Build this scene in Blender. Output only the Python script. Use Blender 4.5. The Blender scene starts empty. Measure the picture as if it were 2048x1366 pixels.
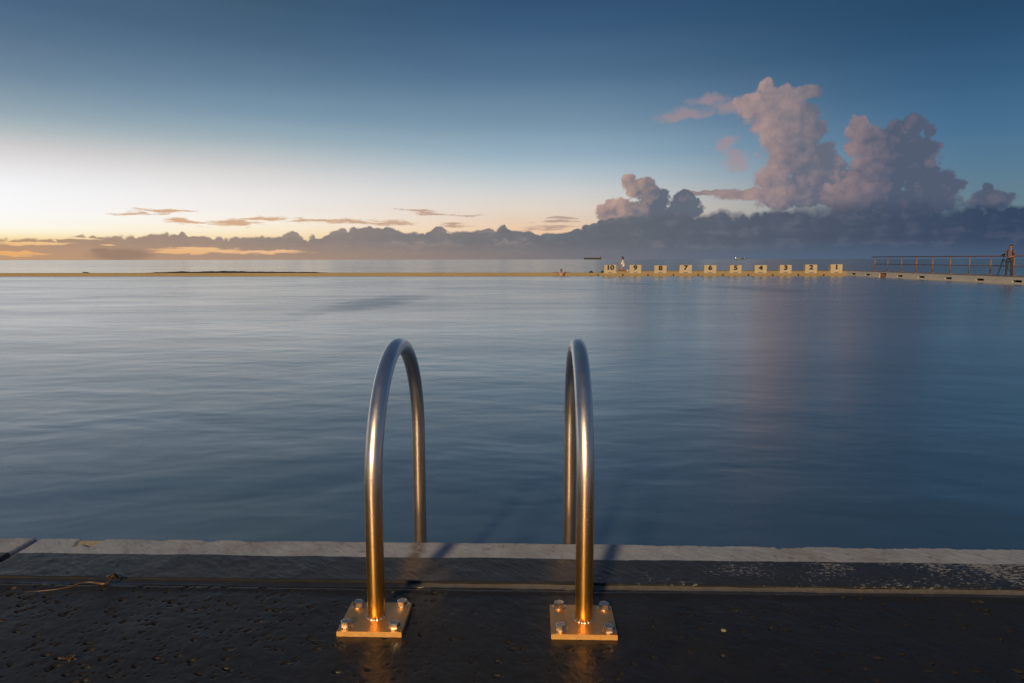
import bpy, bmesh, math, random
import numpy as np
from mathutils import Vector, Matrix

random.seed(7)
rng = np.random.default_rng(11)
SC = bpy.context.scene
COL = SC.collection

# ------------------------------------------------------------------ camera
H = 0.87                                   # camera height above the deck
PITCH, YAW, ROLL = 6.85, 1.7, -0.075       # degrees
F, CX, CY = 1365.3, 1024.0, 683.0          # 24 mm lens on a 2048 x 1366 picture


def basis():
    p, y, r = (math.radians(a) for a in (PITCH, YAW, ROLL))
    fwd = np.array([-math.sin(y) * math.cos(p), math.cos(y) * math.cos(p), -math.sin(p)])
    right = np.array([math.cos(y), math.sin(y), 0.0])
    up = np.cross(right, fwd)
    return right * math.cos(r) + up * math.sin(r), up * math.cos(r) - right * math.sin(r), fwd


BR, BU, BF = basis()


def ray(px, py):
    return BR * (px - CX) / F - BU * (py - CY) / F + BF


def onz(px, py, z):
    d = ray(px, py)
    return d * ((z - H) / d[2]) + np.array([0, 0, H])


def ony(px, py, Y):
    d = ray(px, py)
    return d * (Y / d[1]) + np.array([0, 0, H])


def onx(px, py, X):
    d = ray(px, py)
    return d * (X / d[0]) + np.array([0, 0, H])


def azel(px, py):
    d = ray(px, py)
    d = d / np.linalg.norm(d)
    return math.degrees(math.atan2(d[0], d[1])), math.degrees(math.asin(d[2]))


cam_data = bpy.data.cameras.new('camera')
cam = bpy.data.objects.new('camera', cam_data)
COL.objects.link(cam)
cam.matrix_world = Matrix(((BR[0], BU[0], -BF[0], 0), (BR[1], BU[1], -BF[1], 0), (BR[2], BU[2], -BF[2], H), (0, 0, 0, 1)))
cam_data.sensor_width = 36.0
cam_data.lens = 24.0
cam_data.clip_start = 0.05
cam_data.clip_end = 90000
SC.camera = cam

SC.view_settings.view_transform = 'Standard'
SC.view_settings.look = 'None'
SC.view_settings.exposure = 0.0
SC.view_settings.gamma = 1.0
SC.view_settings.use_curve_mapping = False
SC.cycles.max_bounces = 6
SC.cycles.glossy_bounces = 4
SC.cycles.diffuse_bounces = 3
SC.cycles.sample_clamp_indirect = 6.0


def lin(r, g=None, b=None):
    if g is None:
        r, g, b = r
    return tuple((c / 255 / 12.92) if c / 255 <= 0.04045 else ((c / 255 + 0.055) / 1.055) ** 2.4 for c in (r, g, b))


# ------------------------------------------------------------------ node helpers
class S:
    """A socket with arithmetic."""
    nt = None

    def __init__(self, s):
        self.s = s

    def __add__(a, b): return mth('ADD', a, b)
    def __radd__(a, b): return mth('ADD', b, a)
    def __sub__(a, b): return mth('SUBTRACT', a, b)
    def __rsub__(a, b): return mth('SUBTRACT', b, a)
    def __mul__(a, b): return mth('MULTIPLY', a, b)
    def __rmul__(a, b): return mth('MULTIPLY', b, a)
    def __truediv__(a, b): return mth('DIVIDE', a, b)


def plug(sock, v):
    if isinstance(v, S):
        S.nt.links.new(v.s, sock)
    elif v is not None:
        if sock.type == 'RGBA' and len(v) == 3:
            v = (*v, 1.0)
        sock.default_value = v


def mth(op, *args, clamp=False):
    n = S.nt.nodes.new('ShaderNodeMath')
    n.operation = op
    n.use_clamp = clamp
    for i, a in enumerate(args):
        plug(n.inputs[i], a)
    return S(n.outputs[0])


def clampf(v):
    return mth('ADD', v, 0.0, clamp=True)


def smooth(v, lo, hi, a=0.0, b=1.0):
    n = S.nt.nodes.new('ShaderNodeMapRange')
    n.interpolation_type = 'SMOOTHSTEP'
    plug(n.inputs[0], v)
    n.inputs[1].default_value, n.inputs[2].default_value = lo, hi
    n.inputs[3].default_value, n.inputs[4].default_value = a, b
    return S(n.outputs[0])


def vmath(op, a, b=None, c=None, out=0):
    n = S.nt.nodes.new('ShaderNodeVectorMath')
    n.operation = op
    plug(n.inputs[0], a)
    if b is not None:
        plug(n.inputs[1], b)
    if c is not None:
        plug(n.inputs[2], c)
    return S(n.outputs[out])


def comb(x, y, z=0.0):
    n = S.nt.nodes.new('ShaderNodeCombineXYZ')
    for i, v in enumerate((x, y, z)):
        plug(n.inputs[i], v)
    return S(n.outputs[0])


def sep(v):
    n = S.nt.nodes.new('ShaderNodeSeparateXYZ')
    plug(n.inputs[0], v)
    return [S(o) for o in n.outputs]


def noise(vec, scale=1.0, detail=3.0, rough=0.5, dist=0.0, dims='3D', col=False):
    n = S.nt.nodes.new('ShaderNodeTexNoise')
    n.noise_dimensions = dims
    plug(n.inputs['Vector'], vec)
    n.inputs['Scale'].default_value = scale
    n.inputs['Detail'].default_value = detail
    n.inputs['Roughness'].default_value = rough
    n.inputs['Distortion'].default_value = dist
    return S(n.outputs['Color' if col else 'Fac'])


def voro(vec, scale=1.0, detail=0.0, rough=0.5, dims='2D', feature='F1', out='Distance', smoothness=None):
    n = S.nt.nodes.new('ShaderNodeTexVoronoi')
    n.voronoi_dimensions = dims
    n.feature = feature
    plug(n.inputs['Vector'], vec)
    n.inputs['Scale'].default_value = scale
    n.inputs['Detail'].default_value = detail
    n.inputs['Roughness'].default_value = rough
    if smoothness is not None and 'Smoothness' in n.inputs:
        n.inputs['Smoothness'].default_value = smoothness
    return S(n.outputs[out])


def ramp(fac, stops, interp='LINEAR'):
    n = S.nt.nodes.new('ShaderNodeValToRGB')
    n.color_ramp.interpolation = interp
    el = n.color_ramp.elements
    while len(el) > 1:
        el.remove(el[-1])
    for i, (p, c) in enumerate(stops):
        e = el[0] if i == 0 else el.new(p)
        e.position = p
        c = (c, c, c) if isinstance(c, (int, float)) else c
        e.color = (*c, 1.0)
    plug(n.inputs[0], fac)
    return S(n.outputs[0])


def mix(fac, a, b, blend='MIX'):
    n = S.nt.nodes.new('ShaderNodeMix')
    n.data_type = 'RGBA'
    n.blend_type = blend
    plug(n.inputs[0], fac)
    plug(n.inputs[6], a)
    plug(n.inputs[7], b)
    return S(n.outputs[2])


def fcurve(v, pts):
    n = S.nt.nodes.new('ShaderNodeFloatCurve')
    c = n.mapping.curves[0]
    n.mapping.extend = 'HORIZONTAL'
    while len(c.points) > 2:
        c.points.remove(c.points[1])
    c.points[0].location = pts[0]
    c.points[1].location = pts[-1]
    for p in pts[1:-1]:
        c.points.new(*p)
    n.mapping.update()
    plug(n.inputs['Value'], v)
    return S(n.outputs[0])


# ------------------------------------------------------------------ world: dawn sky with its clouds
world = bpy.data.worlds.new('World')
SC.world = world
world.use_nodes = True
S.nt = world.node_tree
S.nt.nodes.clear()
tc = S.nt.nodes.new('ShaderNodeTexCoord')
dx, dy, dz = sep(vmath('NORMALIZE', S(tc.outputs['Generated'])))
RAD = 180 / math.pi
AZ = mth('ARCTAN2', dx, dy) * RAD
EL = mth('ARCSINE', dz) * RAD
GLOW = -40.0                                # azimuth of the coming sunrise


def sky_ramp(px, rows):
    """a vertical strip of clear sky, from the horizon to the zenith"""
    st = []
    for y, c in rows:
        st.append((max(0.0, min(1.0, (azel(px, y)[1] if y > -900 else -y / 1000 * 60) / 60)), lin(c)))
    return ramp(EL / 60.0, sorted(st), 'CARDINAL')


R0 = sky_ramp(20, [(519, (236, 178, 116)), (492, (243, 188, 124)), (472, (250, 230, 186)), (458, (253, 247, 228)), (440, (251, 248, 240)), (420, (248, 247, 246)), (370, (240, 240, 242)), (330, (227, 225, 226)),
                   (290, (206, 204, 205)), (265, (182, 190, 193)), (230, (153, 170, 180)), (160, (119, 142, 161)), (80, (94, 119, 143)), (0, (74, 101, 129)), (-980, (46, 66, 90)), (-1001, (42, 60, 84))])
R1 = sky_ramp(520, [(519, (240, 182, 126)), (470, (248, 224, 184)), (447, (249, 239, 222)), (420, (240, 234, 228)), (380, (229, 226, 224)), (335, (206, 206, 206)), (290, (168, 182, 189)), (240, (133, 158, 175)),
                    (180, (107, 135, 158)), (100, (81, 109, 135)), (0, (62, 90, 115)), (-980, (45, 65, 90)), (-1001, (42, 60, 84))])
R2 = sky_ramp(1024, [(519, (232, 178, 134)), (470, (238, 198, 160)), (440, (230, 206, 184)), (410, (222, 212, 202)), (370, (198, 204, 206)), (323, (160, 182, 196)),
                     (266, (129, 156, 176)), (171, (92, 122, 149)), (80, (68, 99, 131)), (0, (52, 82, 115)), (-980, (42, 62, 88)), (-1001, (42, 60, 84))])
R3 = sky_ramp(2000, [(519, (96, 116, 134)), (420, (104, 128, 140)), (350, (92, 124, 145)), (266, (76, 114, 145)), (171, (60, 98, 132)), (80, (48, 84, 117)),
                     (0, (40, 73, 104)), (-980, (36, 58, 84)), (-1001, (40, 58, 82))])
R4 = sky_ramp(2000, [(519, (98, 108, 126)), (400, (90, 106, 130)), (171, (74, 98, 128)), (0, (60, 87, 118)), (-980, (46, 70, 102)), (-1001, (42, 64, 95))])
DA = mth('ABSOLUTE', mth('WRAP', AZ - GLOW, 180.0, -180.0))


def dcol(px):
    return azel(px, 400)[0] - GLOW


def lerp01(v, lo, hi):
    return mth('MULTIPLY', v - lo, 1.0 / (hi - lo), clamp=True)


sky = mix(lerp01(DA, dcol(20), dcol(520)), R0, R1)
sky = mix(lerp01(DA, dcol(520), dcol(1024)), sky, R2)
sky = mix(smooth(DA, dcol(1024), dcol(2000)), sky, R3)
sky = mix(smooth(DA, dcol(2000), 150), sky, R4)
# where the film clips to white the dawn itself is brighter than the picture can show
sky = mix(1.0, sky, comb(*[1.0 + smooth(DA, 30, 0) * smooth(EL, 2.0, 4.6) * smooth(EL, 8.0, 4.8) * 0.03] * 3), 'MULTIPLY')

P = comb(AZ, EL)
WN = vmath('SUBTRACT', noise(P, 0.8, 4, 0.55, dims='2D', col=True), (0.5, 0.5, 0.5))
PW = vmath('ADD', P, vmath('MULTIPLY', WN, (0.7, 0.55, 0.0)))
PUFF = 1.0 - voro(PW, 1.05, 3.0, 0.5)                 # billows: round tops, sharp creases
RELA = noise(PW, 0.5, 5, 0.55, dims='2D')
RELB = noise(vmath('ADD', PW, (-0.6, 0.35, 0)), 0.5, 2, 0.5, dims='2D')
RELIEF = RELA - RELB                                   # brighter where the billow turns to the left and up
FIB = noise(vmath('MULTIPLY', P, (0.42, 4.2, 1)), 1.0, 5, 0.6, 0.5, dims='2D')
STRW = noise(vmath('MULTIPLY', PW, (0.14, 1.5, 1)), 1.0, 4, 0.55, dims='2D')   # long flat streaks


def blobs(rows, p, k=0.25):
    """union of soft lobes given as pixel centre and pixel radii of the photograph's sky"""
    f = None
    for (x, y, rx, ry) in rows:
        a, e = azel(x, y)
        ra = abs(azel(x + rx, y)[0] - a)
        re = abs(azel(x, y - ry)[1] - e)
        v = 1.0 - vmath('LENGTH', vmath('MULTIPLY', vmath('SUBTRACT', p, (a, e, 0)), (1 / ra, 1 / re, 0)), out=1)
        f = v if f is None else mth('SMOOTH_MAX', f, v, k)
    return f


# the long low bank along the horizon
prof = [(0, 474), (60, 476), (110, 473), (180, 469), (230, 470), (300, 467), (345, 464), (362, 462), (378, 468), (420, 471), (480, 471), (560, 470), (585, 460), (600, 464), (615, 469), (660, 462), (720, 452), (780, 453),
        (815, 463), (850, 463), (866, 452), (876, 449), (890, 456), (905, 460), (960, 458), (995, 455), (1008, 446), (1020, 455), (1040, 459), (1100, 464), (1150, 456), (1195, 440), (1240, 432), (1300, 424), (1350, 422), (1400, 425), (1428, 420), (1442, 414), (1456, 416), (1470, 423),
        (1500, 422), (1530, 414), (1570, 411), (1600, 404), (1640, 394), (1700, 386), (1800, 384), (1880, 390), (1930, 400), (1960, 403), (2048, 401)]
pts = [((azel(x, y)[0] + 60) / 120, azel(x, y)[1] / 10) for x, y in prof]
azw, elw, _z = sep(vmath('ADD', P, vmath('MULTIPLY', WN, (0.3, 0.3, 0))))
top = fcurve((azw + 60.0) / 120.0, [(0, pts[0][1])] + pts + [(1, pts[-1][1])]) * 10.0
puff2 = 1.0 - voro(vmath('ADD', P, vmath('MULTIPLY', WN, (0.3, 0.25, 0))), 1.35, 1.2, 0.4)
g = top + (puff2 - 0.68) * smooth(RELB, 0.42, 0.60, 0.08, 0.48) + (RELA - 0.5) * 0.5 - EL
b_al = mth('SMOOTH_MIN', g / (0.15 + smooth(AZ, azel(1560, 410)[0], azel(1650, 410)[0]) * smooth(AZ, azel(1960, 410)[0], azel(1880, 410)[0]) * 1.0 + smooth(AZ, 4, 14) * 0.30), 1.0, 0.1, clamp=True)
b_col = ramp((AZ + 60.0) / 120.0, [((azel(x, 480)[0] + 60) / 120, lin(c)) for x, c in
             [(0, (182, 148, 120)), (250, (166, 142, 126)), (500, (154, 138, 129)), (800, (132, 126, 126)), (1150, (106, 110, 117)), (1500, (86, 94, 109)), (1800, (66, 79, 101)), (2048, (53, 70, 97))]])
brel = RELIEF * 0.6 + (STRW - 0.5) * 0.35
rim = None
for frac, pf, amp_, wid in ((1.0, puff2, 0.48, 0.55), (0.74, PUFF, 0.85, 0.45), (0.50, RELA, 1.6, 0.40), (0.30, puff2, 0.5, 0.3)):
    lk = top * frac + (pf - (0.5 if pf is RELA else 0.66)) * amp_ - EL          # the brow of one row of billows
    v = smooth(lk, -0.22, 0.10) * smooth(lk, wid * 1.6, 0.0) * smooth(RELB + (STRW - 0.5) * 0.6, 0.40, 0.60)
    rim = v if rim is None else mth('MAXIMUM', rim * 0.75, v)
shade = (rim - 0.22) * smooth(AZ, 2, 18, 0.8, 0.22) + brel * 1.8
shade = shade * smooth(EL, 0.1, 1.5) * smooth(AZ, -40, 5, 0.55, 1.0)
b_lit = mix(clampf(shade * 0.9), b_col, mix(0.42, b_col, mix(smooth(AZ, -20, 25), lin(214, 184, 164), lin(150, 148, 158))))
b_lit = mix(clampf(shade * -0.8), b_lit, mix(0.28, b_col, lin(52, 60, 74)))
b_lit = mix(smooth(EL, 1.7, 0.0) * 0.5, b_lit, mix(smooth(AZ, -38, 25), lin(200, 156, 118), lin(86, 108, 134)))


def streaky(sky):
    # thin streaks of cloud over the glow
    st = blobs([(273, 427, 60, 5), (367, 442, 36, 7), (460, 445, 66, 9), (330, 421, 60, 4), (547, 438, 66, 5), (664, 442, 98, 5), (861, 428, 34, 3.5), (934, 431, 48, 3),
                (832, 421, 46, 2.5), (1125, 436, 40, 3.5), (1110, 443, 40, 4.5), (788, 446, 58, 6), (905, 450, 38, 6), (1095, 456, 50, 7)],
               vmath('ADD', P, vmath('MULTIPLY', WN, (0.9, 0.30, 0))), 0.1)
    al = smooth(st + (FIB - 0.5) * 3.0 + (RELA - 0.5) * 0.6 + 0.12, 0.0, 0.85)
    return mix(al * 0.8, sky, mix(smooth(AZ, -30, 5), lin(204, 152, 100), lin(172, 148, 138)))


def low_left(sky):
    # a long gap low on the left where the orange shows under the bank, and pale slots
    gap = blobs([(395, 501, 110, 8), (60, 487, 90, 4), (540, 504, 80, 5), (150, 477, 70, 2.5), (30, 507, 70, 6), (215, 489, 20, 1.8)], vmath('ADD', P, vmath('MULTIPLY', WN, (1.2, 0.35, 0))), 0.1)
    al = b_al * (1.0 - smooth(gap + (FIB - 0.5) * 1.6, -0.05, 0.5) * 0.85)
    sky = mix(al, sky, b_lit)
    # a dark rain shaft standing on the horizon
    shaft = blobs([(245, 510, 85, 17), (200, 502, 28, 8)], vmath('ADD', P, vmath('MULTIPLY', WN, (0.6, 0.25, 0))), 0.2)
    return mix(smooth(shaft, 0.0, 0.6) * 0.55, sky, lin(132, 112, 100))


def cumulus(sky, rows, light, dark, a0, a1, soft=0.26, amp=0.44, gain=0.7, k=0.36):
    f = blobs([(x, y, rx * 1.12, ry * 1.12) for x, y, rx, ry in rows], PW, k) + (PUFF - 0.57) * amp + 0.10
    al = smooth(f, -0.04, soft)
    lit = smooth(AZ, a0, a1, 1.0, 0.0) * 0.75 * smooth(EL, 2.6, 5.5, 0.35, 1.0) + RELIEF * gain + (PUFF - 0.57) * 0.30 + 0.04
    return mix(al, sky, mix(clampf(lit), dark, light))


def towers(sky):
    # faint anvil wisp to the left of the tall tower
    wisp = blobs([(1455, 214, 66, 17), (1380, 226, 60, 16), (1420, 200, 50, 14), (1500, 205, 40, 16), (1340, 236, 40, 10), (1450, 285, 26, 20), (1475, 320, 34, 30)],
                 vmath('ADD', P, vmath('MULTIPLY', WN, (2.2, 0.9, 0))), 0.3)
    sky = mix(smooth(wisp + (STRW - 0.5) * 0.9 + (RELA - 0.5) * 0.7, -0.1, 0.8) * 0.6, sky, lin(168, 140, 142))
    T1 = [(1533, 170, 17, 14), (1507, 208, 40, 28), (1563, 199, 50, 30), (1620, 184, 30, 16), (1550, 238, 60, 38), (1612, 226, 28, 24), (1574, 277, 60, 44), (1624, 262, 30, 28),
          (1585, 321, 66, 50), (1640, 316, 40, 36), (1620, 360, 70, 46), (1545, 364, 46, 22), (1520, 388, 94, 14), (1425, 385, 76, 6), (1590, 398, 90, 22), (1672, 362, 52, 44), (1690, 392, 60, 34)]
    T2 = [(1717, 247, 21, 19), (1724, 282, 42, 38), (1770, 282, 46, 30), (1793, 260, 21, 21), (1828, 251, 27, 23), (1858, 264, 16, 15), (1808, 307, 68, 48), (1850, 304, 29, 40),
          (1765, 350, 90, 56), (1845, 362, 64, 38), (1893, 375, 38, 22), (1724, 392, 92, 44), (1832, 402, 92, 36), (1984, 396, 48, 24), (1975, 376, 16, 13)]
    T3 = [(1257, 362, 15, 14), (1270, 374, 22, 18), (1288, 377, 30, 22), (1304, 402, 36, 30), (1240, 420, 50, 17), (1220, 411, 16, 14), (1246, 408, 16, 14), (1368, 404, 30, 21), (1372, 388, 13, 11), (1290, 440, 92, 32),
          (1370, 424, 50, 14)]
    sky = cumulus(sky, T1, lin(172, 147, 144), lin(102, 107, 123), azel(1500, 270)[0], azel(1680, 270)[0])
    sky = cumulus(sky, T2, lin(156, 134, 136), lin(82, 93, 114), azel(1670, 270)[0], azel(1830, 270)[0])
    sky = cumulus(sky, T3, lin(206, 170, 152), lin(98, 106, 120), azel(1215, 270)[0], azel(1350, 270)[0], soft=0.20)
    return mix(b_al, sky, b_lit)


def backdrop(c):
    bgn = S.nt.nodes.new('ShaderNodeBackground')
    plug(bgn.inputs['Color'], c)
    return bgn


def pick(fac, a, c):
    n = S.nt.nodes.new('ShaderNodeMixShader')
    plug(n.inputs[0], fac)
    S.nt.links.new(a.outputs[0], n.inputs[1])
    S.nt.links.new(c.outputs[0], n.inputs[2])
    return n


clear = backdrop(sky)
left = backdrop(low_left(streaky(sky)))
right = backdrop(towers(sky))
below = backdrop(lin(70, 84, 100))
low = pick(mth('GREATER_THAN', AZ, azel(1165, 440)[0]), left, right)
low = pick(mth('GREATER_THAN', EL, 14.5), low, clear)
low = pick(mth('LESS_THAN', EL, -0.05), low, below)
wo = S.nt.nodes.new('ShaderNodeOutputWorld')
S.nt.links.new(low.outputs[0], wo.inputs[0])
world.cycles.sampling_method = 'MANUAL'
world.cycles.sample_map_resolution = 512

# ------------------------------------------------------------------ the warm low light from behind on the left
sun_data = bpy.data.lights.new('sun', 'SUN')
sun_data.energy = 3.8
sun_data.color = (1.0, 0.71, 0.40)
sun_data.angle = math.radians(4.5)
sun = bpy.data.objects.new('sun', sun_data)
COL.objects.link(sun)
SUN_AZ, SUN_EL = 15.5, 24.0               # it travels forward, to the right and down
sd = Vector((math.sin(math.radians(SUN_AZ)) * math.cos(math.radians(SUN_EL)), math.cos(math.radians(SUN_AZ)) * math.cos(math.radians(SUN_EL)), -math.sin(math.radians(SUN_EL))))
sun.rotation_euler = sd.to_track_quat('-Z', 'Y').to_euler()
sun.location = (-6, -12, 6)


# ------------------------------------------------------------------ materials
def material(name):
    m = bpy.data.materials.new(name)
    m.use_nodes = True
    S.nt = m.node_tree
    b = m.node_tree.nodes['Principled BSDF']
    return m, b


def setp(b, **kw):
    names = dict(color='Base Color', rough='Roughness', metal='Metallic', normal='Normal', ior='IOR', spec='Specular IOR Level', emit='Emission Color', emits='Emission Strength', aniso='Anisotropic')
    for k, v in kw.items():
        s = b.inputs[names[k]]
        if isinstance(v, S):
            S.nt.links.new(v.s, s)
        else:
            s.default_value = (*v, 1.0) if isinstance(v, tuple) and len(v) == 3 and s.type == 'RGBA' else v


def bump(h, strength=0.5, dist=0.01, normal=None):
    n = S.nt.nodes.new('ShaderNodeBump')
    n.inputs['Strength'].default_value = strength
    n.inputs['Distance'].default_value = dist
    plug(n.inputs['Height'], h)
    if normal is not None:
        plug(n.inputs['Normal'], normal)
    return S(n.outputs[0])


def objco():
    n = S.nt.nodes.new('ShaderNodeTexCoord')
    return S(n.outputs['Object'])


def attr(name):
    n = S.nt.nodes.new('ShaderNodeAttribute')
    n.attribute_name = name
    return S(n.outputs['Fac'])


def simple(name, color, rough=0.5, metal=0.0, var=0.25, scale=6.0, bumpd=0.0, bscale=60.0, spec=0.5):
    m, b = material(name)
    o = objco()
    n = noise(o, scale, 4, 0.6)
    c = mix(n, tuple(x * (1 - var) for x in color), tuple(min(1, x * (1 + var)) for x in color))
    setp(b, color=c, rough=clampf(rough + (noise(o, scale * 2.3, 3) - 0.5) * 0.2), metal=metal, spec=spec)
    if bumpd:
        setp(b, normal=bump(noise(o, bscale, 4, 0.6), 0.6, bumpd))
    return m


M = {}

# --- pool water smoothed by a long exposure
m, b = material('pool_water')
o = objco()
w1 = noise(vmath('MULTIPLY', o, (0.55, 1.0, 1)), 1.0, 3, 0.45, 0.25)
w2 = noise(vmath('MULTIPLY', o, (2.4, 3.8, 1)), 1.0, 2, 0.4, 0.2)
w3 = noise(vmath('MULTIPLY', o, (0.05, 0.16, 1)), 1.0, 3, 0.55, 0.6)
patch = smooth(w3, 0.38, 0.66)
ruffle = None
for (xa, ya, xb, yb, wd) in ((590, 634, 850, 586, 1.1), (1430, 571, 1610, 586, 1.6), (1230, 566, 1330, 570, 1.2)):
    A_, B_ = onz(xa, ya, -0.31), onz(xb, yb, -0.31)
    C_, D_ = (A_ + B_) / 2, (B_ - A_) / 2
    L_ = float(np.hypot(D_[0], D_[1]))
    ux_, uy_ = D_[0] / L_, D_[1] / L_
    q = vmath('SUBTRACT', o, (float(C_[0]), float(C_[1]), 0.0))
    al_ = vmath('DOT_PRODUCT', q, (ux_ / L_, uy_ / L_, 0.0), out=1)
    ac_ = vmath('DOT_PRODUCT', q, (-uy_ / wd, ux_ / wd, 0.0), out=1)
    v = smooth(al_ * al_ + ac_ * ac_ + (w1 - 0.5) * 2.2 + (w2 - 0.5) * 1.6, 1.35, -0.35)
    ruffle = v if ruffle is None else mth('MAXIMUM', ruffle, v)
setp(b, color=mix(patch, (0.026, 0.048, 0.062), (0.034, 0.060, 0.076)), rough=clampf(0.24 - patch * 0.06 + ruffle * 0.07), ior=1.6,
     normal=bump(w1 * 0.5 + w2 * 0.20 * smooth(w3, 0.3, 0.6, 0.6, 1.0), 0.5, 0.062))
b.inputs['Coat Weight'].default_value = 1.0
b.inputs['Coat IOR'].default_value = 2.3
mott = noise(vmath('MULTIPLY', o, (0.22, 0.75, 1)), 1.0, 4, 0.6, 0.8)
plug(b.inputs['Coat Roughness'], clampf(0.225 + smooth(mott, 0.36, 0.68) * 0.065 + ruffle * 0.075))
S.nt.links.new(b.inputs['Normal'].links[0].from_socket, b.inputs['Coat Normal'])
M['pool'] = m

m, b = material('sea_water')
o = objco()
w1 = noise(vmath('MULTIPLY', o, (0.012, 0.05, 1)), 1.0, 5, 0.6, 0.3)
setp(b, color=(0.06, 0.12, 0.18), rough=clampf(0.11 + smooth(noise(vmath('MULTIPLY', o, (0.004, 0.06, 1)), 1.0, 4, 0.6), 0.35, 0.7) * 0.09), ior=1.5, normal=bump(w1, 0.3, 0.8))
M['sea'] = m

# --- wet dark deck
def deck_mat(name, gloss, tone=1.0):
  m, b = material(name)
  o = objco()
  n1 = noise(o, 2.1, 5, 0.62)
  n2 = noise(o, 9.0, 5, 0.6)
  n3 = noise(vmath('MULTIPLY', o, (160, 60, 60)), 1.0, 3, 0.6)
  wet = smooth(n1, 0.36, 0.62)
  col = mix(n2, tuple(x * tone for x in (0.007, 0.0065, 0.006)), tuple(x * tone for x in (0.020, 0.0185, 0.017)))
  col = mix(smooth(noise(o, 4.3, 6, 0.7), 0.55, 0.75) * 0.5, col, (0.026, 0.021, 0.016))
  setp(b, color=col, rough=clampf(gloss - wet * 0.14 + (n2 - 0.5) * 0.15), spec=0.34,
       normal=bump(n3 * 0.6 + noise(o, 70, 4, 0.65) * 0.8, 0.45, 0.0022))
  return m


M['deck'] = deck_mat('wet_dark_concrete', 0.50)
M['concourse'] = deck_mat('damp_concourse_concrete', 0.36, 13.0)  # out of view; lightened to bounce warm fill onto the rails

# --- coping: pale painted lip, dark wet band, chips and rust
m, b = material('painted_coping')
o = objco()
ox, oy, oz = sep(o)
nb = noise(o, 7.0, 5, 0.65)
wob = (noise(vmath('MULTIPLY', o, (3.0, 3.0, 3.0)), 1.0, 5, 0.7) - 0.5) * 0.022
pale = smooth(oy + wob, 1.908, 1.912)
palec = mix(nb, (0.20, 0.22, 0.255), (0.34, 0.37, 0.42))
palec = mix(smooth(noise(o, 3.2, 6, 0.75), 0.45, 0.7) * 0.65, palec, (0.17, 0.155, 0.14))
palec = mix(smooth(noise(o, 26, 5, 0.7), 0.54, 0.70) * 0.7, palec, (0.12, 0.10, 0.085))
palec = mix(smooth(noise(o, 130, 2, 0.5), 0.66, 0.72) * 0.8, palec, (0.03, 0.03, 0.03))
darkc = mix(nb, (0.010, 0.010, 0.011), (0.028, 0.0275, 0.028))
fleck = smooth(noise(vmath('MULTIPLY', o, (60, 110, 60)), 1.0, 4, 0.75) + (noise(o, 5.0, 3) - 0.5) * 0.8 + smooth(ox, 0.0, 1.3) * 0.10, 0.66, 0.72)
darkc = mix(fleck * smooth(ox, -0.1, 0.5) * 0.8, darkc, (0.26, 0.25, 0.24))
c = mix(pale, darkc, palec)
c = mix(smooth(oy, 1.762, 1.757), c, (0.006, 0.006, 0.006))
stain = smooth(mth('ABSOLUTE', ox + 0.345 + (noise(o, 14, 3) - 0.5) * 0.03), 0.035, 0.0) * smooth(noise(o, 30, 4, 0.7), 0.25, 0.6)
c = mix(stain * 0.85, c, (0.045, 0.026, 0.010))
chip = attr('chip')
c = mix(chip, c, mix(noise(o, 220, 3), (0.24, 0.20, 0.155), (0.40, 0.34, 0.27)))
brush = noise(vmath('MULTIPLY', vmath('ADD', o, comb(oy * 0.8, 0.0)), (180, 12, 60)), 1.0, 4, 0.6)
setp(b, color=c, rough=clampf(0.36 + pale * 0.16 + (nb - 0.5) * 0.35 + chip * 0.3 + smooth(oy, 1.763, 1.758) * 0.55), spec=0.4,
     normal=bump(brush * (1.0 - pale * 0.6) + noise(o, 60, 5, 0.7) * 0.7, 0.5, 0.0028))
M['coping'] = m

m, b = material('joint_filler')
o = objco()
ox, oy, oz = sep(o)
sand = smooth(ox + (noise(o, 6, 3) - 0.5) * 0.3, -0.38, -0.28) * smooth(oy + (noise(o, 12, 4) - 0.5) * 0.012, 1.738, 1.742)
setp(b, color=mix(sand, mix(noise(o, 20, 3), (0.012, 0.012, 0.014), (0.03, 0.03, 0.032)), mix(noise(o, 60, 4), (0.06, 0.055, 0.045), (0.16, 0.145, 0.12))), rough=clampf(0.12 + sand * 0.4), normal=bump(noise(o, 40, 3), 0.3, 0.004))
M['joint'] = m

# --- stainless steel; brown tea staining near the foot with the lamp's gold painted in
def steel(name, hi, stain_gold_amt, rough):
    m, b = material(name)
    g = S.nt.nodes.new('ShaderNodeNewGeometry')
    px, py, pz = sep(S(g.outputs['Position']))
    o = objco()
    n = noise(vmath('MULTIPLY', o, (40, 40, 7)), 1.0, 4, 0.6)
    st = clampf(smooth(pz + (n - 0.5) * 0.16, 0.02, 0.60, 1.0, 0.0) * smooth(py, 1.75, 2.1, 1.0, 0.55) * stain_gold_amt + smooth(noise(o, 90, 5, 0.7), 0.6, 0.75) * 0.15)
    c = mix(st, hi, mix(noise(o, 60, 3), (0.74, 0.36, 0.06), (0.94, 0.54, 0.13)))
    metal = 1.0
    if 'plate' in name:                     # flame-cut rusty edges, the lamp's orange highlight painted in with the rust
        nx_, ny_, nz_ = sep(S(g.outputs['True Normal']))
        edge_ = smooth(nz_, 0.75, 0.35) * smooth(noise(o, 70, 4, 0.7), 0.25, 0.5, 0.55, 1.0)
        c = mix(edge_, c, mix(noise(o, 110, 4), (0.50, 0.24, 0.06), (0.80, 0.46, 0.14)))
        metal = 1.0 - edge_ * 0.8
    setp(b, color=c, metal=metal, rough=clampf(rough + (n - 0.5) * 0.10 + smooth(noise(o, 260, 2), 0.62, 0.7) * 0.15),
         normal=bump(noise(vmath('MULTIPLY', o, (500, 500, 30)), 1.0, 2), 0.08, 0.0008))
    return m


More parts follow.
